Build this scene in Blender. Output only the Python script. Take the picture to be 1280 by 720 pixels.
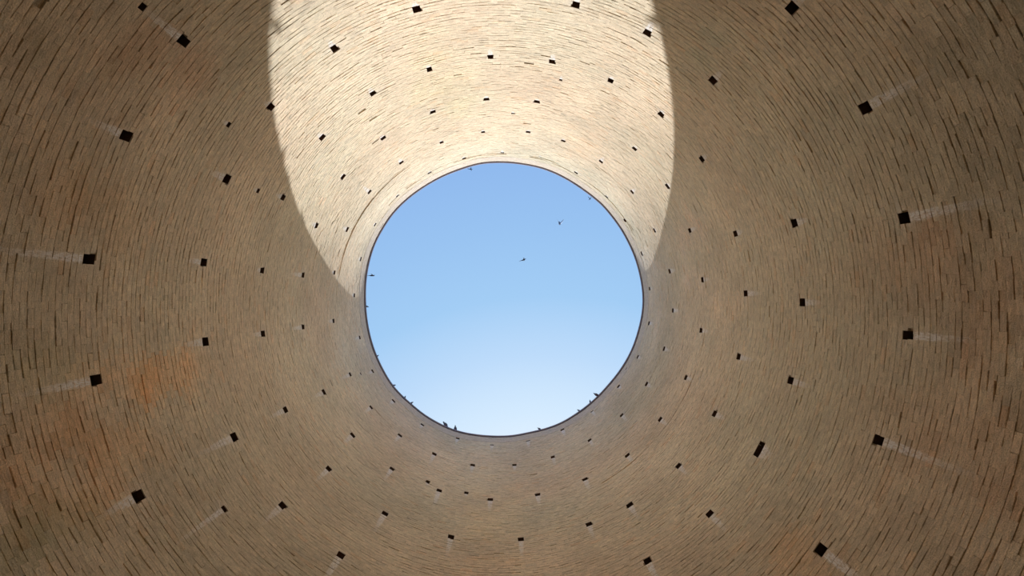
import bpy, math, random
import numpy as np
from mathutils import Vector, Matrix

random.seed(7)
rng = np.random.default_rng(11)
PI = math.pi
for o in list(bpy.data.objects):
    bpy.data.objects.remove(o)
scn = bpy.context.scene
col = scn.collection

# ------------------------------------------------------------------ camera
FPX = 515.0                     # focal length in pixels (1280 wide)
VPX, VPY = 634.0, 376.0         # where the zenith falls in the photograph
cam_d = bpy.data.cameras.new('camera')
cam_d.sensor_width = 36.0
cam_d.lens = 36.0 * FPX / 1280.0
cam_d.clip_start = 0.05
cam_d.clip_end = 2000
cam = bpy.data.objects.new('camera', cam_d)
col.objects.link(cam)
zen = Vector(((VPX - 640) / FPX, -(VPY - 360) / FPX, -1)).normalized()   # world +Z in camera axes
xw = (Vector((1, 0, 0)) - zen * zen.x).normalized()
yw = zen.cross(xw)
M = Matrix((xw, yw, zen))       # camera axes -> world axes
cam.matrix_world = Matrix.Translation((0, 0, 0)) @ M.to_4x4()
scn.camera = cam

# ------------------------------------------------------------------ light, sky, exposure
SUN_EL = math.radians(48.05)
SUN_AZ = math.radians(6.95)
sund = Vector((math.sin(SUN_AZ) * math.cos(SUN_EL), math.cos(SUN_AZ) * math.cos(SUN_EL), math.sin(SUN_EL)))
sl = bpy.data.lights.new('sun', 'SUN')
sl.energy = 5.75
sl.angle = math.radians(0.6)
sl.color = (0.97, 1.0, 1.09)
sun = bpy.data.objects.new('sun', sl)
col.objects.link(sun)
sun.rotation_euler = sund.to_track_quat('Z', 'Y').to_euler()
sun.location = (0, 0, 40)

w = bpy.data.worlds.new('sky')
scn.world = w
w.use_nodes = True
nt = w.node_tree
nt.nodes.clear()
wo = nt.nodes.new('ShaderNodeOutputWorld')
bg = nt.nodes.new('ShaderNodeBackground')
tc = nt.nodes.new('ShaderNodeTexCoord')
dp = nt.nodes.new('ShaderNodeVectorMath'); dp.operation = 'DOT_PRODUCT'
nm = nt.nodes.new('ShaderNodeVectorMath'); nm.operation = 'NORMALIZE'
dp.inputs[1].default_value = sund
cr = nt.nodes.new('ShaderNodeValToRGB')
nt.links.new(tc.outputs['Generated'], nm.inputs[0])
nt.links.new(nm.outputs[0], dp.inputs[0])
nt.links.new(dp.outputs['Value'], cr.inputs['Fac'])
e = cr.color_ramp.elements
# clear sky: paler towards the sun, deeper blue away from it
def lin(r, g, b):
    f = lambda c: (c / 255) / 12.92 if c / 255 < .04045 else ((c / 255 + .055) / 1.055) ** 2.4
    return (f(r), f(g), f(b), 1)
e[0].position = 0.0;  e[0].color = lin(104, 155, 225)
e[1].position = 1.0;  e[1].color = lin(255, 255, 255)
for p, c in ((0.50, (145, 186, 238)), (0.62, (153, 195, 241)), (0.74, (163, 205, 245)), (0.83, (190, 220, 251)), (0.895, (213, 235, 255)), (0.935, (230, 243, 255))):
    k = e.new(p); k.color = lin(*c)
bg.inputs['Strength'].default_value = 1.0
nt.links.new(cr.outputs['Color'], bg.inputs['Color'])
nt.links.new(bg.outputs[0], wo.inputs['Surface'])

scn.view_settings.view_transform = 'Standard'
scn.view_settings.look = 'None'
scn.view_settings.exposure = 0.0
scn.view_settings.gamma = 1.0
scn.view_settings.use_curve_mapping = False
scn.cycles.max_bounces = 16
scn.cycles.diffuse_bounces = 12

# ------------------------------------------------------------------ the tower's shape
R0 = 5.5
AX, AY = -0.11, 0.01            # tower axis beside the camera
ZTOP = 16.42                    # top of the brickwork above the camera
ZFLOOR = -1.55
Mn = np.array(M)

def ray(px, py):
    d = np.array([(px - 640) / FPX, -(py - 360) / FPX, -1.0])
    return Mn @ d

# outline of the opening as seen in the photograph, turned into a radius per direction
RIM = [(457, 370), (457.5, 352), (460, 335), (465, 315), (470, 302), (480, 284), (490, 269), (505, 253), (520, 241),
       (540, 228), (560, 218), (575, 212.5), (600, 205), (617, 203.5), (640, 204), (655, 206), (680, 211.5), (705, 222.5), (725, 235),
       (740, 246), (752, 256), (765, 271.5), (775, 285), (785, 303), (792, 318), (797, 333), (801, 350), (803.5, 368), (803, 388),
       (798, 412), (790, 436), (776, 461), (760, 481), (742, 500), (720, 517), (700, 529), (660, 540.5), (640, 544.5), (620, 545), (600, 543.8),
       (575, 539.5), (560, 534.5), (545, 527), (530, 518), (515, 505.5), (498, 490), (490, 480.5), (476, 456), (465.5, 430), (461, 412), (458, 392)]
pf, pr = [], []
for p in RIM:
    d = ray(*p)
    q = d * (ZTOP / d[2])
    x, y = q[0] - AX, q[1] - AY
    pf.append(math.atan2(y, x)); pr.append(math.hypot(x, y))
o_ = np.argsort(pf)
pf = np.array(pf)[o_]; pr = np.array(pr)[o_]
pfx = np.concatenate([pf - 2 * PI, pf, pf + 2 * PI]); prx = np.concatenate([pr] * 3)
fine = np.linspace(-PI, PI, 361)
sm = sum(np.interp(fine + d, pfx, prx) for d in np.linspace(-.05, .05, 5)) / 5
def rim_r(phi):
    return np.interp((np.asarray(phi) + PI) % (2 * PI) - PI, fine, sm)

LIP = 0.045                      # how far the coping lip stands proud of the bricks
def wall_r(phi, z):
    z = np.asarray(z, float)
    s = np.clip((z - 13.0) / (ZTOP - 13.0), 0, 1); s = s * s * (3 - 2 * s)
    return R0 * (1 - s) + (rim_r(phi) + LIP) * s

class VNoise:                   # smooth value noise that closes round the tower
    def __init__(self, nphi, dz, seed):
        self.n = nphi; self.dz = dz
        self.g = np.random.default_rng(seed).random((256, nphi))
    def __call__(self, phi, z):
        a = (np.asarray(phi) % (2 * PI)) / (2 * PI) * self.n
        b = (np.asarray(z) + 5) / self.dz
        i = np.floor(a).astype(int); j = np.floor(b).astype(int)
        u = a - i; v = b - j
        u = u * u * (3 - 2 * u); v = v * v * (3 - 2 * v)
        g = self.g
        i0 = i % self.n; i1 = (i + 1) % self.n; j0 = j % 256; j1 = (j + 1) % 256
        return (g[j0, i0] * (1 - u) + g[j0, i1] * u) * (1 - v) + (g[j1, i0] * (1 - u) + g[j1, i1] * u) * v
nA, nB, nC, nD, nE, nF = VNoise(9, 3.1, 1), VNoise(26, 1.1, 2), VNoise(70, .42, 3), VNoise(34, .22, 4), VNoise(14, 1.7, 5), VNoise(120, .25, 6)

def wave(phi, z):               # courses are never quite level
    return 0.010 * np.sin(3 * phi + 0.5 * z) + 0.006 * np.sin(7 * phi - 0.9 * z) + 0.016 * (nE(phi, z) - .5)

wave0 = wave
SHIFT = []                      # courses ride up or down a little so that they meet the holes
def wave(phi, z):
    w_ = np.array(wave0(phi, z), float)
    phi = np.asarray(phi); z = np.asarray(z)
    for (ph, zq, dl) in SHIFT:
        d2 = (((phi - ph + PI) % (2 * PI) - PI) * R0) ** 2 + (z - zq) ** 2
        w_ += dl * np.exp(-d2 / .20)
    return w_

def place(phi, z, depth):       # depth > 0 goes into the wall
    r = wall_r(phi, z) + depth
    return np.stack([AX + r * np.cos(phi), AY + r * np.sin(phi), z + wave(phi, z)], -1)

def hit(px, py):                # where a line of sight meets the wall
    d = ray(px, py)
    rr = R0
    for _ in range(12):
        a = d[0] ** 2 + d[1] ** 2; b = -2 * (d[0] * AX + d[1] * AY); c = AX * AX + AY * AY - rr * rr
        t = (-b + math.sqrt(b * b - 4 * a * c)) / (2 * a)
        q = d * t
        phi = math.atan2(q[1] - AY, q[0] - AX)
        rr = float(wall_r(phi, q[2]))
    z = q[2]
    for _ in range(3):
        z = q[2] - float(wave0(phi, z))
    return phi, z

CH = 0.074                      # course height
def snap(phi, z, k):            # nearest run of k whole courses
    zq = ZFLOOR + (round((z - ZFLOOR) / CH - k / 2) + k / 2) * CH
    SHIFT.append((phi, zq, z - zq))
    return zq

# ------------------------------------------------------------------ putlog holes: (x, y, streak length in m, width, height)
H = [(230, 52, .42), (158, 170, .36), (521, 12, .10), (418, 61, .16), (613, 71, .2), (537, 87, .1), (466, 117, .15), (339, 134, .12),
     (608, 124, .1), (541, 140, .1), (403, 172, .15), (479, 173, .12), (604, 165, .1), (552, 178, .1), (720, 6, .12), (809, 41, .2),
     (690, 77, .2), (763, 101, .1), (671, 127, .08), (826, 143, .1), (891, 101, .24), (660, 165, .12), (704, 176, .12),
     (989, 10, .4), (1081, 135, .62), (284, 224, .32), (112, 324, .85), (255, 328, .3), (354, 247, .18), (429, 221, .1), (502, 203, .3),
     (462, 240, .5), (396, 282, .2), (434, 287, .3), (537, 216, .1), (497, 245, .1), (469, 281, .1), (451, 324, .2), (580, 198, .15),
     (628, 191, .25), (328, 338, .12), (379, 344, .45), (418, 341, .15), (793, 186, .1), (877, 199, .2), (751, 202, .3), (720, 216, .1),
     (758, 246, .1), (790, 240, .3), (834, 233, .1), (781, 276, .1), (818, 288, .1), (802, 317, .1), (862, 288, .3), (919, 292, .22),
     (837, 339, .4), (878, 350, .3), (993, 279, .25), (1130, 273, .85), (257, 427, .36), (120, 475, .65), (329, 417, .25), (379, 409, .5),
     (417, 401, .3), (443, 369, .2), (450, 422, .5), (438, 468, .6), (466, 464, .4), (405, 490, .4), (357, 512, .45),
     (464, 509, .5), (492, 501, .4), (528, 531, .3), (812, 361, .2), (841, 388, .45), (811, 404, .35), (876, 413, .35), (797, 446, .3),
     (773, 483, .3), (830, 436, .35), (808, 480, .4), (923, 446, .4), (857, 472, .35), (777, 519, .45), (740, 514, .5),
     (703, 537, .5), (825, 524, .45), (893, 517, .35), (932, 367, .4), (1003, 378, .32), (1135, 419, .6), (988, 476, .35), (173, 620, .35),
     (293, 546, .62), (441, 544, .5), (411, 586, .45), (353, 632, .45), (426, 694, .6), (481, 642, .55), (500, 544, .5),
     (490, 586, .55), (549, 613, .7), (543, 567, .6), (572, 548, .5), (591, 581, .5), (613, 624, .5), (564, 671, .55),
     (615, 556, .4), (651, 674, .5), (672, 618, .45), (643, 581, .3), (660, 551, .4), (691, 571, .5), (737, 550, .4), (731, 599, .5),
     (784, 569, .45), (736, 655, .4), (787, 631, .4), (848, 582, .35), (809, 701, .5), (887, 642, .45), (949, 562, .25), (1098, 550, .85),
     (1026, 687, .75)]
SMALL = [(535, 602), (583, 616), (783, 461), (451, 467), (280, 636), (286, 156), (178, 9), (323, 239), (701, 100), (641, 142), (675, 196)]
holes = []                      # phi, z, half width (m), half height, streak length, streak strength
for (x, y, L) in H:
    ph, z = hit(x, y)
    near = z < 6.5
    ww = random.uniform(.062, .078) if near else random.uniform(.066, .080)
    kc = 2
    st = random.uniform(.75, 1.0)
    if (x, y) == (949, 562): ww = .15
    if (x, y) in ((615, 556), (740, 514), (660, 551)): kc = 1
    if (x, y) == (462, 240): st = 1.3
    z = snap(ph, z, kc); hh = kc * CH / 2
    holes.append([ph, z, ww, hh, L, st])
for (x, y) in SMALL:
    ph, z = hit(x, y)
    big = (x, y) in ((535, 602), (583, 616))
    s_ = .058 if big else .045
    kc = 2 if big else 1
    z = snap(ph, z, kc); hh = kc * CH / 2
    L = .75 if (x, y) == (280, 636) else .12
    holes.append([ph, z, s_ * (1.15 if (x, y) == (280, 636) else 1), hh, L, 1.2 if (x, y) == (280, 636) else .4])
HL = np.array(holes)

# ------------------------------------------------------------------ materials
def mat(name):
    m = bpy.data.materials.new(name); m.use_nodes = True
    nt = m.node_tree; b = nt.nodes['Principled BSDF']
    b.inputs['Roughness'].default_value = .95
    b.inputs['Specular IOR Level'].default_value = .12
    return m, nt, b

def node(nt, t, **kw):
    n = nt.nodes.new(t)
    for k, v in kw.items(): setattr(n, k, v)
    return n

def math_(nt, op, a, b=None, c=None, clamp=False):
    n = nt.nodes.new('ShaderNodeMath'); n.operation = op; n.use_clamp = clamp
    for i, v in enumerate((a, b, c)):
        if v is None: continue
        if isinstance(v, (int, float)): n.inputs[i].default_value = v
        else: nt.links.new(v, n.inputs[i])
    return n.outputs[0]

def smooth(nt, v, a, b):
    n = nt.nodes.new('ShaderNodeMapRange'); n.interpolation_type = 'SMOOTHSTEP'
    n.inputs['From Min'].default_value = a; n.inputs['From Max'].default_value = b
    nt.links.new(v, n.inputs['Value'])
    return n.outputs['Result']

def noise(nt, vec, sx, sy, detail=3, rough=.6):
    mp = nt.nodes.new('ShaderNodeMapping'); mp.inputs['Scale'].default_value = (sx, sy, 1)
    nt.links.new(vec, mp.inputs['Vector'])
    n = nt.nodes.new('ShaderNodeTexNoise'); n.inputs['Scale'].default_value = 1
    n.inputs['Detail'].default_value = detail; n.inputs['Roughness'].default_value = rough
    nt.links.new(mp.outputs[0], n.inputs['Vector'])
    return n.outputs['Fac']

def mix(nt, fac, a, b, blend='MIX'):
    n = nt.nodes.new('ShaderNodeMix'); n.data_type = 'RGBA'; n.blend_type = blend
    for s, v in ((n.inputs[0], fac), (n.inputs[6], a), (n.inputs[7], b)):
        if isinstance(v, (int, float)): s.default_value = v
        elif isinstance(v, tuple): s.default_value = v
        else: nt.links.new(v, s)
    return n.outputs[2]

mb, nt, b = mat('weathered_brick')
at = node(nt, 'ShaderNodeAttribute', attribute_name='tint')
uv = node(nt, 'ShaderNodeAttribute', attribute_name='wuv')
sn = node(nt, 'ShaderNodeAttribute', attribute_name='stn')
sep = node(nt, 'ShaderNodeSeparateXYZ'); nt.links.new(sn.outputs['Vector'], sep.inputs[0])
grain = noise(nt, uv.outputs['Vector'], 7, 30, 6, .72)            # wear drawn out along the courses
patch = noise(nt, uv.outputs['Vector'], 2.2, 3.0, 3, .6)
fine_n = noise(nt, uv.outputs['Vector'], 60, 75, 3, .6)
v = math_(nt, 'MULTIPLY_ADD', grain, 1.5, .25)
c1 = mix(nt, 1.0, at.outputs['Color'], v, 'MULTIPLY')
v2 = math_(nt, 'MULTIPLY_ADD', fine_n, 1.0, .50)
c1 = mix(nt, 1.0, c1, v2, 'MULTIPLY')
# pale lime smears left on the faces
smear = smooth(nt, noise(nt, uv.outputs['Vector'], 16, 52, 4, .75), .57, .70)
c1 = mix(nt, math_(nt, 'MULTIPLY', smear, math_(nt, 'MULTIPLY', smooth(nt, patch, .35, .70), .75)), c1, (.66, .575, .46, 1))
pitm = smooth(nt, noise(nt, uv.outputs['Vector'], 19, 44, 4, .65), .39, .30)
c1 = mix(nt, math_(nt, 'MULTIPLY', pitm, .55), c1, (.19, .12, .07, 1))
fleck = smooth(nt, noise(nt, uv.outputs['Vector'], 34, 70, 2, .6), .67, .73)
c1 = mix(nt, math_(nt, 'MULTIPLY', fleck, .6), c1, (.80, .70, .58, 1))
# lime run-off under the holes
wob = math_(nt, 'MULTIPLY_ADD', noise(nt, uv.outputs['Vector'], 6, 9, 2), 1.1, -.55)
ax_ = math_(nt, 'ABSOLUTE', math_(nt, 'ADD', sep.outputs[0], math_(nt, 'MULTIPLY', wob, sep.outputs[1])))
ax_ = math_(nt, 'DIVIDE', ax_, math_(nt, 'SUBTRACT', 1.0, math_(nt, 'MULTIPLY', smooth(nt, sep.outputs[1], 0, 1), .55)))
side = smooth(nt, math_(nt, 'MULTIPLY_ADD', noise(nt, uv.outputs['Vector'], 30, 18, 3, .7), .9, math_(nt, 'SUBTRACT', ax_, .45)), 1.05, .55)
top_ = smooth(nt, sep.outputs[1], -.03, .03)
fade = smooth(nt, sep.outputs[1], 1.05, .05)
streaks = math_(nt, 'MULTIPLY', smooth(nt, noise(nt, uv.outputs['Vector'], 70, 13, 4, .75), .42, .54), smooth(nt, noise(nt, uv.outputs['Vector'], 16, 22, 4, .7), .36, .56))
k1 = math_(nt, 'MULTIPLY', math_(nt, 'MULTIPLY', side, top_), fade)
sfine = math_(nt, 'MULTIPLY_ADD', streaks, 1.0, .12)
halo = math_(nt, 'MULTIPLY', sep.outputs[2], math_(nt, 'MULTIPLY_ADD', grain, .7, -.1))
k2 = math_(nt, 'MAXIMUM', math_(nt, 'MULTIPLY', k1, math_(nt, 'MULTIPLY', sfine, 1.5, clamp=True)), halo, clamp=True)
c1 = mix(nt, k2, c1, (.86, .81, .75, 1))
nt.links.new(c1, b.inputs['Base Color'])
bh = math_(nt, 'ADD', math_(nt, 'MULTIPLY', grain, .7), math_(nt, 'MULTIPLY', fine_n, .5))
bp = node(nt, 'ShaderNodeBump'); bp.inputs['Strength'].default_value = 1.0; bp.inputs['Distance'].default_value = .016
nt.links.new(bh, bp.inputs['Height']); nt.links.new(bp.outputs[0], b.inputs['Normal'])

mm, nt, b = mat('lime_mortar')
tco = node(nt, 'ShaderNodeTexCoord')
n1 = node(nt, 'ShaderNodeTexNoise'); n1.inputs['Scale'].default_value = 9; n1.inputs['Detail'].default_value = 5
nt.links.new(tco.outputs['Object'], n1.inputs['Vector'])
nt.links.new(mix(nt, n1.outputs['Fac'], (.34, .23, .14, 1), (.50, .37, .24, 1)), b.inputs['Base Color'])

mh, nt, b = mat('shade_dark_earth')
tco = node(nt, 'ShaderNodeTexCoord')
n1 = node(nt, 'ShaderNodeTexNoise'); n1.inputs['Scale'].default_value = 22; n1.inputs['Detail'].default_value = 4
nt.links.new(tco.outputs['Object'], n1.inputs['Vector'])
nt.links.new(mix(nt, n1.outputs['Fac'], (.07, .04, .028, 1), (.16, .09, .06, 1)), b.inputs['Base Color'])  # earth toned dark to paint in the shade inside the holes

ml, nt, b = mat('grey_coping')
tco = node(nt, 'ShaderNodeTexCoord')
n1 = node(nt, 'ShaderNodeTexNoise'); n1.inputs['Scale'].default_value = 6; n1.inputs['Detail'].default_value = 5
nt.links.new(tco.outputs['Object'], n1.inputs['Vector'])
nt.links.new(mix(nt, n1.outputs['Fac'], (.20, .19, .25, 1), (.31, .29, .36, 1)), b.inputs['Base Color'])
b.inputs['Roughness'].default_value = .7

mf, nt, b = mat('packed_earth_floor')
tco = node(nt, 'ShaderNodeTexCoord')
n1 = node(nt, 'ShaderNodeTexNoise'); n1.inputs['Scale'].default_value = 3; n1.inputs['Detail'].default_value = 8
nt.links.new(tco.outputs['Object'], n1.inputs['Vector'])
nt.links.new(mix(nt, n1.outputs['Fac'], (.20, .15, .10, 1), (.34, .27, .19, 1)), b.inputs['Base Color'])

def plain(name, c, rough=.7):
    m, nt, b = mat(name)
    tco = node(nt, 'ShaderNodeTexCoord')
    n1 = node(nt, 'ShaderNodeTexNoise'); n1.inputs['Scale'].default_value = 30
    nt.links.new(tco.outputs['Object'], n1.inputs['Vector'])
    nt.links.new(mix(nt, n1.outputs['Fac'], tuple(x * .75 for x in c) + (1,), tuple(x * 1.25 for x in c) + (1,)), b.inputs['Base Color'])
    b.inputs['Roughness'].default_value = rough
    return m
m_feather = plain('slate_feather', (.10, .12, .16))
m_wing = plain('grey_wing_feather', (.20, .22, .26))
m_dark = plain('black_swift_feather', (.03, .035, .05))
m_pale = plain('pale_feather', (.50, .52, .55))
m_beak = plain('dark_beak', (.05, .045, .04), .4)
m_leg = plain('red_leg', (.30, .07, .06))

# ------------------------------------------------------------------ mesh helper
def mesh_from(name, V, F, m, attrs=None, smooth_=False):
    """V (n,3) array, F (k,4) int array of quads"""
    me = bpy.data.meshes.new(name)
    nv, nf = len(V), len(F)
    me.vertices.add(nv); me.vertices.foreach_set('co', np.ascontiguousarray(V, dtype=np.float32).ravel())
    me.loops.add(nf * 4); me.loops.foreach_set('vertex_index', np.ascontiguousarray(F, dtype=np.int32).ravel())
    me.polygons.add(nf)
    me.polygons.foreach_set('loop_start', np.arange(0, nf * 4, 4, dtype=np.int32))
    me.update(calc_edges=True)
    for k, (ty, arr) in (attrs or {}).items():
        a = me.attributes.new(k, ty, 'POINT')
        a.data.foreach_set('color' if ty == 'FLOAT_COLOR' else 'vector', np.ascontiguousarray(arr, dtype=np.float32).ravel())
    if m: me.materials.append(m)
    me.polygons.foreach_set('use_smooth', np.full(nf, smooth_, dtype=bool))
    return me

def link(name, me, parent=None, loc=None):
    o = bpy.data.objects.new(name, me); col.objects.link(o)
    if parent: o.parent = parent
    if loc is not None: o.location = loc
    return o

# ------------------------------------------------------------------ the wall: mortar body with real openings
NB = 155                        # bricks in a course
dphi = 2 * PI / NB
inb = lambda P, Z: np.any((np.abs((P[..., None] - HL[:, 0] + PI) % (2 * PI) - PI) * R0 < HL[:, 2] - 1e-4) & (np.abs(Z[..., None] - HL[:, 1]) < HL[:, 3] - 1e-4), -1)
pb = list(np.linspace(-PI, PI, 121)[:-1]); zb = list(np.arange(ZFLOOR, ZTOP, .30)) + [ZTOP]
for h in holes:
    pb += [((h[0] + s * h[2] / R0) + PI) % (2 * PI) - PI for s in (-1, 1)]
    zb += [h[1] - h[3], h[1] + h[3]]
def uniq(a):
    a = sorted(a); r = [a[0]]
    for x in a[1:]:
        if x - r[-1] > 1e-6: r.append(x)
    return np.array(r)
pb = uniq(pb); zb = uniq([z for z in zb if z <= ZTOP])
n1_, n2_ = len(pb), len(zb)
PP, ZZ = np.meshgrid(pb, zb, indexing='ij')
MD = 0.030                      # mortar lies this far behind the brick faces
V = place(PP.ravel(), ZZ.ravel(), MD)
i, j = np.meshgrid(np.arange(n1_), np.arange(n2_ - 1), indexing='ij')
i2 = (i + 1) % n1_
pn = np.where(i2 == 0, pb[0] + 2 * PI, pb[i2])
pc = (pb[i] + pn) / 2; zc = (zb[j] + zb[j + 1]) / 2
keep = ~inb(pc, zc)
F = np.stack([i * n2_ + j, i2 * n2_ + j, i2 * n2_ + j + 1, i * n2_ + j + 1], -1)[keep][:, ::-1]
# outer face and flat top of the tower wall
TH = 1.5
nO = 96
po = np.linspace(-PI, PI, nO + 1)[:-1]
zo = ZTOP
ring = lambda rr, z: np.stack([AX + rr * np.cos(po), AY + rr * np.sin(po), np.full(nO, z)], -1)
Vo = np.concatenate([ring(R0 + TH, ZFLOOR), ring(R0 + TH, zo), ring(rim_r(po) + LIP + .02, zo)])
k = np.arange(nO); k2_ = (k + 1) % nO
Fo = np.concatenate([np.stack([k, k2_, k2_ + nO, k + nO], -1), np.stack([k + nO, k2_ + nO, k2_ + 2 * nO, k + 2 * nO], -1)]) + len(V)
wall = link('wall_round', mesh_from('wall_round', np.concatenate([V, Vo]), np.concatenate([F, Fo]), mm))
wall['kind'] = 'structure'
wall['label'] = 'round brown brick tower wall rising to the open sky, with rows of square holes'
wall['category'] = 'wall'

# recesses
for h in holes:
    ph, z, ww, hh = h[:4]
    a0, a1 = ph - ww / R0, ph + ww / R0
    dep = .34 if ww > .065 else .16
    P = np.array([a0, a1, a1, a0, a0, a1, a1, a0]); Z = np.array([z - hh, z - hh, z + hh, z + hh] * 2)
    P[[0, 3, 4, 7]] += .0008 / R0; P[[1, 2, 5, 6]] -= .0008 / R0; Z[[0, 1, 4, 5]] += .0012; Z[[2, 3, 6, 7]] -= .0012
    D = np.array([.007] * 4 + [dep] * 4)    # dark lining, the hole's shade put in its colour, from just behind the brick faces
    Vh = place(P, Z, D)
    c = Vh.mean(0)
    Fh = np.array([[4, 5, 6, 7], [0, 1, 5, 4], [1, 2, 6, 5], [2, 3, 7, 6], [3, 0, 4, 7]])
    o = link('putlog_hole', mesh_from('putlog_hole', Vh - c, Fh, mh), wall, c)
    o['label'] = 'small dark square putlog hole'

# ------------------------------------------------------------------ bricks
rows = np.arange(int((ZTOP - ZFLOOR) / CH))
NR = len(rows)
ju = rng.normal(0, .012, (NR, NB + 1)) / R0                        # perpend positions wander
ju[:, NB] = ju[:, 0]
off = (rows % 2) * .5 * dphi + rng.uniform(-.12, .12, NR) * dphi
edge = -PI + np.arange(NB + 1)[None] * dphi + off[:, None] + ju * 1.0
pA = edge[:, :-1].ravel(); pB = edge[:, 1:].ravel()
zA = np.repeat(ZFLOOR + rows * CH, NB); zB = zA + CH
row = np.repeat(rows, NB)
N = len(pA)
pm = (pA + pB) / 2; zm = (zA + zB) / 2
cap = zm > 15.86                                                   # washed-over band under the coping
open_n = .55 * nB(pm, zm) + .30 * nA(pm, zm) + .35 * nD(pm, zm)    # where the joints have weathered out
worn = np.clip((open_n - .50) * 3.0, 0, 1)
low = np.clip((7.5 - zm) / 4, 0, 1)                                # damp lower wall is the more eroded
pr_open = np.clip(.12 + .34 * worn + .07 * low, 0, .6)
pr_open[cap] = .05
gapb = np.where(rng.random(N) < pr_open, rng.uniform(.0035, .0095, N) + .002 * low * rng.random(N), rng.uniform(.0004, .0030, N))
gape = rng.uniform(-1.7, 1.7, N) * gapb
gapv = np.where(rng.random(N) < pr_open * .22, rng.uniform(.003, .009, N), rng.uniform(.0002, .0014, N))
# hole clipping: (p0, p1, z0, z1) per brick, with extra pieces where a hole splits a brick
p0 = pA + gapv / 2 / R0; p1 = pB - gapv / 2 / R0
z0 = zA + np.maximum(gapb, .0006); z1 = zB - .0006
alive = np.ones(N, bool)
extra = []
for h in holes:
    dp_ = (pm - h[0] + PI) % (2 * PI) - PI
    cand = np.where((np.abs(dp_) < (h[2] / R0 + dphi)) & (np.abs(zm - h[1]) < h[3] + CH) & alive)[0]
    for q in cand:
        base = pm[q] - dp_[q]                                      # hole direction unwrapped next to this brick
        hl = base - h[2] / R0; hr = base + h[2] / R0
        hb, ht = h[1] - h[3], h[1] + h[3]
        if p1[q] <= hl or p0[q] >= hr or z1[q] <= hb or z0[q] >= ht: continue
        ov = min(z1[q], ht) - max(z0[q], hb)
        if ov < .40 * (z1[q] - z0[q]):
            if zm[q] > h[1]: z0[q] = ht
            else: z1[q] = hb
            continue
        rl = (random.uniform(-.010, .006) + (random.random() < .2) * .02) / R0
        rr_ = (random.uniform(-.010, .006) + (random.random() < .2) * .02) / R0
        hl -= rl; hr += rr_
        left = hl - p0[q]; right = p1[q] - hr
        mn = .02 / R0
        if left > mn and right > mn:
            extra.append((q, hr, p1[q])); p1[q] = hl
        elif left > mn: p1[q] = hl
        elif right > mn: p0[q] = hr
        else: alive[q] = False
# a few bricks have fallen or been knocked away entirely
lostp = .0006 + .004 * worn * low
fallen = rng.random(N) < lostp
idx = np.concatenate([np.where(alive)[0], np.array([e_[0] for e_ in extra], int)])
P0 = np.concatenate([p0[alive], np.array([e_[1] for e_ in extra])])
P1 = np.concatenate([p1[alive], np.array([e_[2] for e_ in extra])])
Z0 = z0[idx]; Z1 = z1[idx]; GE = gape[idx]; RW = row[idx]; CP = cap[idx]; FL = fallen[idx]
n = len(idx)
PM = (P0 + P1) / 2; ZM = (Z0 + Z1) / 2
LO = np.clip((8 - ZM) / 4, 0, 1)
dep = rng.normal(0, .0016 + .0014 * LO, n) + .014 * np.clip(nB(PM, ZM) - .62, 0, 1) + .010 * (nA(PM, ZM) - .5)
dep += np.where(rng.random(n) < .03, rng.uniform(.004, .009, n), 0)
dep = np.where(FL, rng.uniform(.012, .024, n), dep)
dep[CP] = dep[CP] * .5 - .006
# two weathered string grooves high up, deepest on one side
def groove(zc, depth, lo=0.0):
    hitc = np.abs(ZM - zc) < CH * .55
    return hitc * depth
img = lambda x, y: hit(x, y)[0]
ga, gb = img(444, 280), img(560, 300)
dA = np.abs((PM - img(452, 268) + PI) % (2 * PI) - PI)
gr1 = np.clip(1 - dA / .42, 0, 1) ** .5 * .055
gr1 = np.maximum(gr1, .012 * np.clip(nC(PM, ZM * 0 + 3) * 1.7 - .5, 0, 1))
dep += groove(hit(447, 275)[1], 1.0) * gr1
dep += groove(hit(447, 275)[1] + CH, 1.0) * gr1 * .6
z2 = hit(640, 193)[1]
top = np.abs((PM - img(650, 190) + PI) % (2 * PI) - PI) < 1.0
dep += groove(z2, 1.0) * .035 * top * np.clip(nC(PM, ZM * 0 + 8) * 2 - .7, 0, 1)
dep += groove(z2 - CH * 2, 1.0) * .030 * top * np.clip(nC(PM, ZM * 0 + 12) * 2 - .9, 0, 1)
dep += groove(hit(868, 470)[1], 1.0) * .022 * (np.abs((PM - img(850, 490) + PI) % (2 * PI) - PI) < .6) * np.clip(nC(PM, ZM * 0 + 15) * 2 - .6, 0, 1)
dep = np.clip(dep, -.012, .09)

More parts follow.
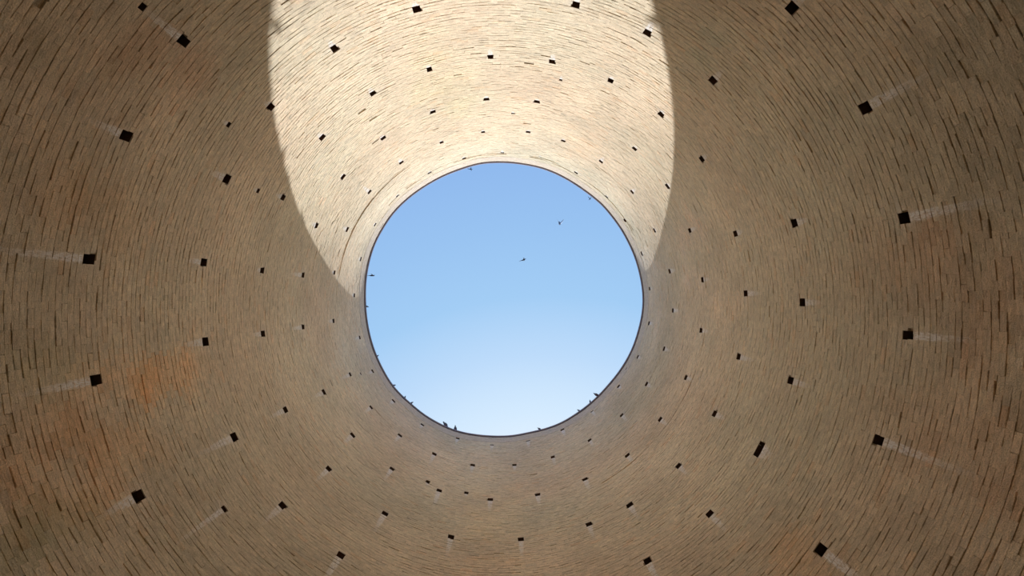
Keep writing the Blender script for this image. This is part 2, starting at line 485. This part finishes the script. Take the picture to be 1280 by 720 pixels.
# colour of each brick
def c3(r, g, b): return np.array([r, g, b])
base = c3(.725, .593, .408)
T = np.tile(base, (n, 1))
val = 1 + .12 * (nA(PM, ZM) - .5) + .18 * (nB(PM, ZM) - .5) + .12 * (nC(PM, ZM) - .5) + rng.normal(0, .026, n)
T *= val[:, None]
hue = (nE(PM, ZM) - .5) * 1.0 + (nB(PM, ZM + 7) - .5) * .6 + rng.normal(0, .15, n)
T[:, 0] *= 1 + .050 * hue; T[:, 1] *= 1 - .022 * hue; T[:, 2] *= 1 - .035 * hue
T *= (1 - .05 * LO)[:, None]  # lower bricks tinted darker, lens vignetting painted into the colour
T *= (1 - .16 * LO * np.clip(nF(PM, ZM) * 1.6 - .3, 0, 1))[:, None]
pk = rng.random(n)
T[pk < .03] *= c3(1.02, .95, .90)
T[pk > .97] *= c3(.91, .92, .94)
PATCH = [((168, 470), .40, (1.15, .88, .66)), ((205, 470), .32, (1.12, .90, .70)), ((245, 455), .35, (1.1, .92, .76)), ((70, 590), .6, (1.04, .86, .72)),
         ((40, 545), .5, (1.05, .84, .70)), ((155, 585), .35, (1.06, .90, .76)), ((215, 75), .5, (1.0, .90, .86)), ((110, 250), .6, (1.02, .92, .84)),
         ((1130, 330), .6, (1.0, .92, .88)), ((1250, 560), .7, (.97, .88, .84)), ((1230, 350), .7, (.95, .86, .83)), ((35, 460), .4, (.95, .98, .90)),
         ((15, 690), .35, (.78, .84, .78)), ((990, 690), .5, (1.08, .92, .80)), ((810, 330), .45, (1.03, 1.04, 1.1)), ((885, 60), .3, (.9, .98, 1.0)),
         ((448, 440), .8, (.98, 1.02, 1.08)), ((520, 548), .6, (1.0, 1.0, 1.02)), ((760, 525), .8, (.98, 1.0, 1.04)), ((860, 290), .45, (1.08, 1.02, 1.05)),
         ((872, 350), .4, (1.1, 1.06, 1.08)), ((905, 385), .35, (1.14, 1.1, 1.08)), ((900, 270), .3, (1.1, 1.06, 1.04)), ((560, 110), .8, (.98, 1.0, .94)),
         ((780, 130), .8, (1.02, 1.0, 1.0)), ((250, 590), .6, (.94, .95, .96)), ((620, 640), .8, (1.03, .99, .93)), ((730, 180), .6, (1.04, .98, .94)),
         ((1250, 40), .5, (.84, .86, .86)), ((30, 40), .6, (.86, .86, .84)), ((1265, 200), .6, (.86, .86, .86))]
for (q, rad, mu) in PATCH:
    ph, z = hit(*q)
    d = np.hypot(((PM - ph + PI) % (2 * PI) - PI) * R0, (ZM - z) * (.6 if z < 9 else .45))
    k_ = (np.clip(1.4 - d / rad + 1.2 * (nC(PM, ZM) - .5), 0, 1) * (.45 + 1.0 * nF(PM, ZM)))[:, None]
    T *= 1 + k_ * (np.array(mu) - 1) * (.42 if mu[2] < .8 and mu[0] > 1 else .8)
T[CP] = T[CP] * .35 + c3(.66, .545, .43) * .65
T[FL] *= .6
T = np.clip(T, .02, .9)

# 12 vertices a brick: back, shoulder, face
lens = (P1 - P0) * R0
ce = np.minimum(.0006 + .0022 * rng.random(n) ** 2, lens * .2)
hz = Z1 - Z0
GB = gapb[idx]; opn = GB > .0035
cz = np.minimum(np.where(opn, .0022 + .0035 * rng.random(n), .0005 + .0012 * rng.random(n)), hz * .22)
V = np.zeros((n, 12, 3)); UVZ = np.zeros((n, 12, 2))
sgn = [(0, 0), (1, 0), (1, 1), (0, 1)]
zj = rng.normal(0, .0012, (n, 4)); 
for lv in range(3):
    for c_, (sp, sz) in enumerate(sgn):
        ins = 1 if lv == 2 else 0
        P = np.where(sp == 0, P0 + ins * ce / R0, P1 - ins * ce / R0)
        Z = (Z0 + ins * cz + (GE if sp else -GE) * .5) if sz == 0 else (Z1 - ins * cz)
        Z = Z + (zj[:, c_] * ins)
        if lv == 0: D = np.full(n, .050) + np.maximum(dep, 0)
        elif lv == 1: D = dep + np.where(opn, .0045, .0014)
        else: D = dep + rng.normal(0, .0013, n)
        V[:, lv * 4 + c_] = place(P, Z, D)
        UVZ[:, lv * 4 + c_, 0] = P * R0; UVZ[:, lv * 4 + c_, 1] = Z
fb = []
for a in range(4):
    b_ = (a + 1) % 4
    fb.append([a, 4 + a, 4 + b_, b_]); fb.append([4 + a, 8 + a, 8 + b_, 4 + b_])
fb.append([8, 11, 10, 9])
fb = np.array(fb)

# stain coordinates
S = np.full((n, 12, 3), 0.0); S[..., 0] = 9; S[..., 1] = 9
best = np.full(n, 9.0)
for h in holes:
    dx = ((PM - h[0] + PI) % (2 * PI) - PI) * R0
    dz = (h[1] - h[3]) - ZM
    L = h[4] * 1.45
    near = (np.abs(dx) < .42) & (dz > -.45) & (dz < L + .15)
    sc = np.abs(dx) + np.where(dz < 0, -dz * .5, 0)
    near &= sc < best
    q = np.where(near)[0]
    if not len(q): continue
    best[q] = sc[q]
    du = ((UVZ[q, :, 0] / R0 - h[0] + PI) % (2 * PI) - PI) * R0
    S[q, :, 0] = du / (h[2] * 1.05)
    S[q, :, 1] = ((h[1] - h[3]) - UVZ[q, :, 1]) / L
    ed = np.hypot(np.maximum(np.abs(du) - h[2], 0), np.maximum(np.abs(UVZ[q, :, 1] - h[1]) - h[3], 0))
    S[q, :, 2] = np.clip(1 - ed / .10, 0, 1) * .6 * h[5]
    S[q, :4] = (9, 9, 0)
W3 = np.concatenate([UVZ, rng.random((n, 1, 1)).repeat(12, 1) * 0], -1)
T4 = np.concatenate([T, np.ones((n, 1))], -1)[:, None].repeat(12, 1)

# the 300 that show largest are parts of their own
Cn = V[:, 8:].mean(1)
loc = Cn @ Mn                                                       # world -> camera axes
sxp = 640 + FPX * loc[:, 0] / -loc[:, 2]; syp = 360 - FPX * loc[:, 1] / -loc[:, 2]
vis = (loc[:, 2] < 0) & (sxp > 4) & (sxp < 1276) & (syp > 4) & (syp < 716)
size = np.where(vis & (lens > .12), 1 / np.maximum(Cn[:, 2], .1), 0)
own = np.argsort(-size)[:300]
mask = np.ones(n, bool); mask[own] = False
def brick_mesh(name, sel, origin):
    v = V[sel].reshape(-1, 3) - origin
    F = (fb[None] + np.arange(len(sel))[:, None, None] * 12).reshape(-1, 4)
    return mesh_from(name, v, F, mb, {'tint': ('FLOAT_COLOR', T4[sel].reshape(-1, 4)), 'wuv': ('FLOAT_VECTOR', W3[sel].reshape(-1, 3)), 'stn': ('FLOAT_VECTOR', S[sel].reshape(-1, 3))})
for q in own:
    c = V[q].mean(0)
    link('brick', brick_mesh('brick', np.array([q]), c), wall, c)
bw = link('brickwork', brick_mesh('brickwork', np.where(mask)[0], np.zeros(3)), wall)
bw['kind'] = 'stuff'

# ------------------------------------------------------------------ coping lip round the opening
nL = 240
pl = np.linspace(-PI, PI, nL + 1)[:-1]
rI = rim_r(pl)
prof = [(0.0, 0.012), (0.012, 0.0), (.50, 0.0), (.50, .07), (.015, .07), (0.0, .058)]
Vl = np.concatenate([np.stack([AX + (rI + a) * np.cos(pl), AY + (rI + a) * np.sin(pl), np.full(nL, ZTOP + .004 + bz)], -1) for a, bz in prof])
k = np.arange(nL); k2_ = (k + 1) % nL
Fl = np.concatenate([np.stack([s * nL + k, s * nL + k2_, ((s + 1) % 6) * nL + k2_, ((s + 1) % 6) * nL + k], -1) for s in range(6)])
cop = link('trim_1', mesh_from('coping_lip', Vl, Fl, ml))
cop['kind'] = 'structure'
cop['label'] = 'thin dark grey coping lip around the round opening'
cop['category'] = 'trim'

# floor
nfv = 96
rr = np.linspace(0, R0 + .1, 14)[1:]
pfl = np.linspace(-PI, PI, nfv + 1)[:-1]
Vf = [np.array([AX, AY, ZFLOOR])]
for r_ in rr:
    for a in pfl:
        Vf.append(np.array([AX + r_ * math.cos(a), AY + r_ * math.sin(a), ZFLOOR + (random.uniform(-.004, .004) if r_ < R0 - .3 else 0)]))
Ff = []
me = bpy.data.meshes.new('floor')
for a in range(nfv): Ff.append((0, 1 + a, 1 + (a + 1) % nfv))
for s in range(len(rr) - 1):
    for a in range(nfv):
        Ff.append((1 + s * nfv + a, 1 + (s + 1) * nfv + a, 1 + (s + 1) * nfv + (a + 1) % nfv, 1 + s * nfv + (a + 1) % nfv))
me.from_pydata([tuple(v_) for v_ in Vf], [], Ff); me.materials.append(mf)
fl = link('floor', me); fl['kind'] = 'structure'; fl['label'] = 'packed earth floor inside the tower'; fl['category'] = 'floor'

# ------------------------------------------------------------------ birds
def loft(rings, seg=12, close=True):
    """rings: (centre, half width, half height) along local x; returns verts, faces"""
    vs, fs = [], []
    for (cx, cy, cz_, a, b_) in rings:
        for k in range(seg):
            t = 2 * PI * k / seg
            vs.append((cx, cy + a * math.cos(t), cz_ + b_ * math.sin(t)))
    for s in range(len(rings) - 1):
        for k in range(seg):
            fs.append((s * seg + k, s * seg + (k + 1) % seg, (s + 1) * seg + (k + 1) % seg, (s + 1) * seg + k))
    fs.append(tuple(range(seg))[::-1]); fs.append(tuple((len(rings) - 1) * seg + k for k in range(seg)))
    return vs, fs
def merge(parts):
    V, F = [], []
    for vs, fs in parts:
        o = len(V); V += vs; F += [tuple(i + o for i in f) for f in fs]
    return V, F
def simple(name, vf, m, parent=None, sub=0):
    me = bpy.data.meshes.new(name); me.from_pydata(vf[0], [], vf[1]); me.materials.append(m)
    for p in me.polygons: p.use_smooth = True
    me.update()
    return link(name, me, parent)
def wing_plate(root, span, chord, bend, lift, side, tipx=-.06):
    """cambered tapering wing with finite thickness, feather steps along the trailing edge"""
    vs, fs = [], []
    ns = 9
    for s in range(ns):
        t = s / (ns - 1)
        y = side * (root[1] + span * t)
        z = root[2] + lift * span * (t if t < .45 else .45 + (t - .45) * bend)
        c = chord * (1 - .25 * t - .6 * t ** 3) + (.006 if s % 2 else 0)
        lead = root[0] + (.05 * math.sin(t * PI * .8)) + tipx * t * t
        th = .010 * (1 - t) + .002
        for (x_, z_) in ((lead, z), (lead - c * .35, z + th), (lead - c, z), (lead - c * .35, z - th * .5)):
            vs.append((x_, y, z_))
    for s in range(ns - 1):
        for k in range(4):
            f = (s * 4 + k, s * 4 + (k + 1) % 4, (s + 1) * 4 + (k + 1) % 4, (s + 1) * 4 + k)
            fs.append(f if side > 0 else f[::-1])
    fs.append((0, 1, 2, 3)); e = (ns - 1) * 4; fs.append((e, e + 1, e + 2, e + 3))
    return vs, fs

def tag(o, label, cat, group=None):
    o['label'] = label; o['category'] = cat
    if group: o['group'] = group

def empty(name, loc, rot=(0, 0, 0), s=1.0):
    o = bpy.data.objects.new(name, None); col.objects.link(o)
    o.location = loc; o.rotation_euler = rot; o.scale = (s, s, s); o.empty_display_size = .1
    return o

# standing pigeon, x forward, feet at the origin
def make_pigeon():
    r = empty('pigeon', (0, 0, 0))
    body = loft([(-.185, 0, .075, .022, .004), (-.13, 0, .088, .020, .009), (-.095, 0, .100, .026, .022), (-.05, 0, .120, .045, .043), (0, 0, .135, .055, .055),
                 (.045, 0, .152, .050, .054), (.075, 0, .180, .034, .042), (.088, 0, .212, .022, .028), (.096, 0, .240, .022, .024), (.110, 0, .250, .019, .019), (.124, 0, .248, .008, .009)])
    simple('body', body, m_feather, r)
    for s in (-1, 1):
        w_ = loft([(-.165, s * .018, .092, .004, .006), (-.11, s * .034, .108, .007, .018), (-.05, s * .050, .132, .009, .034), (.01, s * .056, .148, .008, .036), (.05, s * .048, .158, .004, .016)])
        simple('wing', w_, m_wing, r)
        simple('leg', loft([(0, 0, 0, .004, .004)] * 1 + [(.001, 0, 0, .004, .004)]), m_leg, r) if False else None
        # upright leg with three forward toes
        vs, fs = [], []
        for (z_, rad) in ((0.004, .005), (.045, .0045), (.095, .010)):
            for k in range(6):
                t = 2 * PI * k / 6
                vs.append((rad * math.cos(t), s * .022 + rad * math.sin(t), z_))
        for a in range(2):
            for k in range(6): fs.append((a * 6 + k, a * 6 + (k + 1) % 6, a * 6 + 6 + (k + 1) % 6, a * 6 + 6 + k))
        leg = (vs, fs)
        toes = []
        for an in (-.5, 0, .5, PI):
            l = .034 if an != PI else .018
            dx, dy = math.cos(an), math.sin(an); nx, ny = -dy * .0035, dx * .0035
            b0 = (0, s * .022)
            toes.append(([(b0[0] + nx, b0[1] + ny, 0), (b0[0] - nx, b0[1] - ny, 0), (b0[0] + dx * l, b0[1] + dy * l, 0), (b0[0], b0[1], .008)], [(0, 1, 2), (0, 2, 3), (2, 1, 3), (1, 0, 3)]))
        simple('leg', merge([leg] + toes), m_leg, r)
    simple('beak', loft([(.120, 0, .249, .005, .005), (.136, 0, .245, .0035, .0035), (.146, 0, .241, .001, .001)], 6), m_beak, r)
    return r

def make_flyer(name, m1, m2, span, chord, lift, bend, body_k=1.0, fork=False):
    r = empty(name, (0, 0, 0))
    k = body_k
    body = loft([(-.17, 0, 0, .045 * k, .004), (-.10, 0, 0, .022 * k, .012), (-.05, 0, 0, .038 * k, .034 * k), (.02, 0, 0, .050 * k, .046 * k), (.07, 0, .004, .038 * k, .038 * k),
                 (.10, 0, .010, .024 * k, .026 * k), (.125, 0, .014, .023 * k, .023 * k), (.145, 0, .012, .012 * k, .012 * k)])
    if fork:
        t = [([(-.11, .0, .004), (-.24, s * .05, 0), (-.23, s * .035, 0), (-.12, -s * .01, 0), (-.11, 0, -.004)], [(0, 1, 2), (0, 2, 3), (4, 2, 1), (4, 3, 2), (0, 4, 1), (0, 3, 4)]) for s in (-1, 1)]
    else: t = []
    wings = [wing_plate((.05, .03 * k, .01), span, chord, bend, lift, s) for s in (-1, 1)]
    simple('body', merge([body] + t), m1, r)
    for wv in wings: simple('wing', wv, m2, r)
    simple('beak', loft([(.142, 0, .012, .006 * k, .006 * k), (.156, 0, .010, .004 * k, .004 * k), (.166, 0, .008, .001, .001)], 6), m_beak, r)
    return r

def copy_tree(src, parent=None):
    c = src.copy(); col.objects.link(c); c.parent = parent
    for ch in [o for o in bpy.data.objects if o.parent is src]: copy_tree(ch, c)
    return c

# on the coping: pixel of the bird, overhang of its feet towards the opening, heading relative to outward, pitch, label
ZC = ZTOP + .074
perch = [((558, 530), .02, -1.0, 0.0, 1.0, 'grey pigeon perched on the lower rim, left one of the close pair against the sky'),
         ((570, 534), .02, 2.6, 0.0, .95, 'grey pigeon perched on the lower rim, right one of the close pair against the sky'),
         ((746, 494), -.05, 2.75, 0.0, .85, 'largest pigeon on the lower right rim, dark body leaning out over the opening'),
         ((739, 504), .02, .5, 0.0, .55, 'pigeon on the lower right rim, just below the largest one'),
         ((725, 515), .02, -.4, 0.0, .55, 'pigeon on the lower right rim, lowest of the three near each other'),
         ((674, 536), .0, 2.2, 0.0, .6, 'lone small pigeon on the bottom rim, right of the lowest point of the opening'),
         ((459, 383), .02, .25, 0.0, .55, 'pigeon on the left rim, tail showing just below the sunlit wall edge'),
         ((472, 445), .03, -.2, 0.0, .45, 'pigeon peeking over the left rim, halfway from the sunlit edge to the rim\'s lower left'),
         ((493, 481), .03, .4, 0.0, .55, 'pigeon on the lower left rim, highest of the three spaced out there'),
         ((506, 497), .03, -.3, 0.0, .5, 'pigeon on the lower left rim, middle of the three spaced out there'),
         ((514, 504), .02, .3, 0.0, .55, 'pigeon on the lower left rim, lowest of the three spaced out there')]
pig = make_pigeon()
for k, (q, ins, turn, pitch, s, lab) in enumerate(perch):
    o = pig if k == 0 else copy_tree(pig)
    d = ray(*q); p = d * ((ZC + .15) / d[2])
    a = math.atan2(p[1] - AY, p[0] - AX)
    rr_ = float(rim_r(a)) + ins
    o.location = (AX + rr_ * math.cos(a), AY + rr_ * math.sin(a), ZC if ins > -.01 else ZTOP - .03)
    o.rotation_euler = (0, pitch, a + turn)
    o.scale = (s, s, s)
    tag(o, lab, 'bird', 'pigeons perched around the rim')

def fly(o, q, z, rot, s, lab):
    d = ray(*q); p = d * (z / d[2])
    o.location = p; o.rotation_euler = rot; o.scale = (s, s, s)
    tag(o, lab, 'bird', 'birds flying over the opening')
o = make_flyer('flying_pigeon', m_feather, m_pale, .14, .12, 1.9, .9)
fly(o, (699.5, 279.5), 26.0, Matrix(((.25, -.95, .17), (.40, -.06, -.92), (.88, .30, .36))).to_euler(), 1.3, 'dark pigeon flying with raised pale wings, upper right of the sky opening')
o = make_flyer('swift', m_dark, m_dark, .20, .06, .1, .5, .75, True)
fly(o, (654, 325), 21.0, (1.25, 0, math.radians(-18)), 1.0, 'small dark bird flying near the middle of the sky opening')
s1 = copy_tree(o)
fly(s1, (464.5, 344.5), 19.0, (1.35, 0, math.radians(0)), 1.0, 'thin dark bird gliding just inside the left rim of the opening')
s2 = copy_tree(o)
fly(s2, (588, 211.5), 26.0, (1.2, .1, math.radians(10)), .9, 'tiny distant bird just inside the top rim of the opening')
s3 = copy_tree(o)
fly(s3, (737, 248), 34.0, (.9, .1, math.radians(50)), .9, 'tiniest speck of a bird just inside the upper right rim')
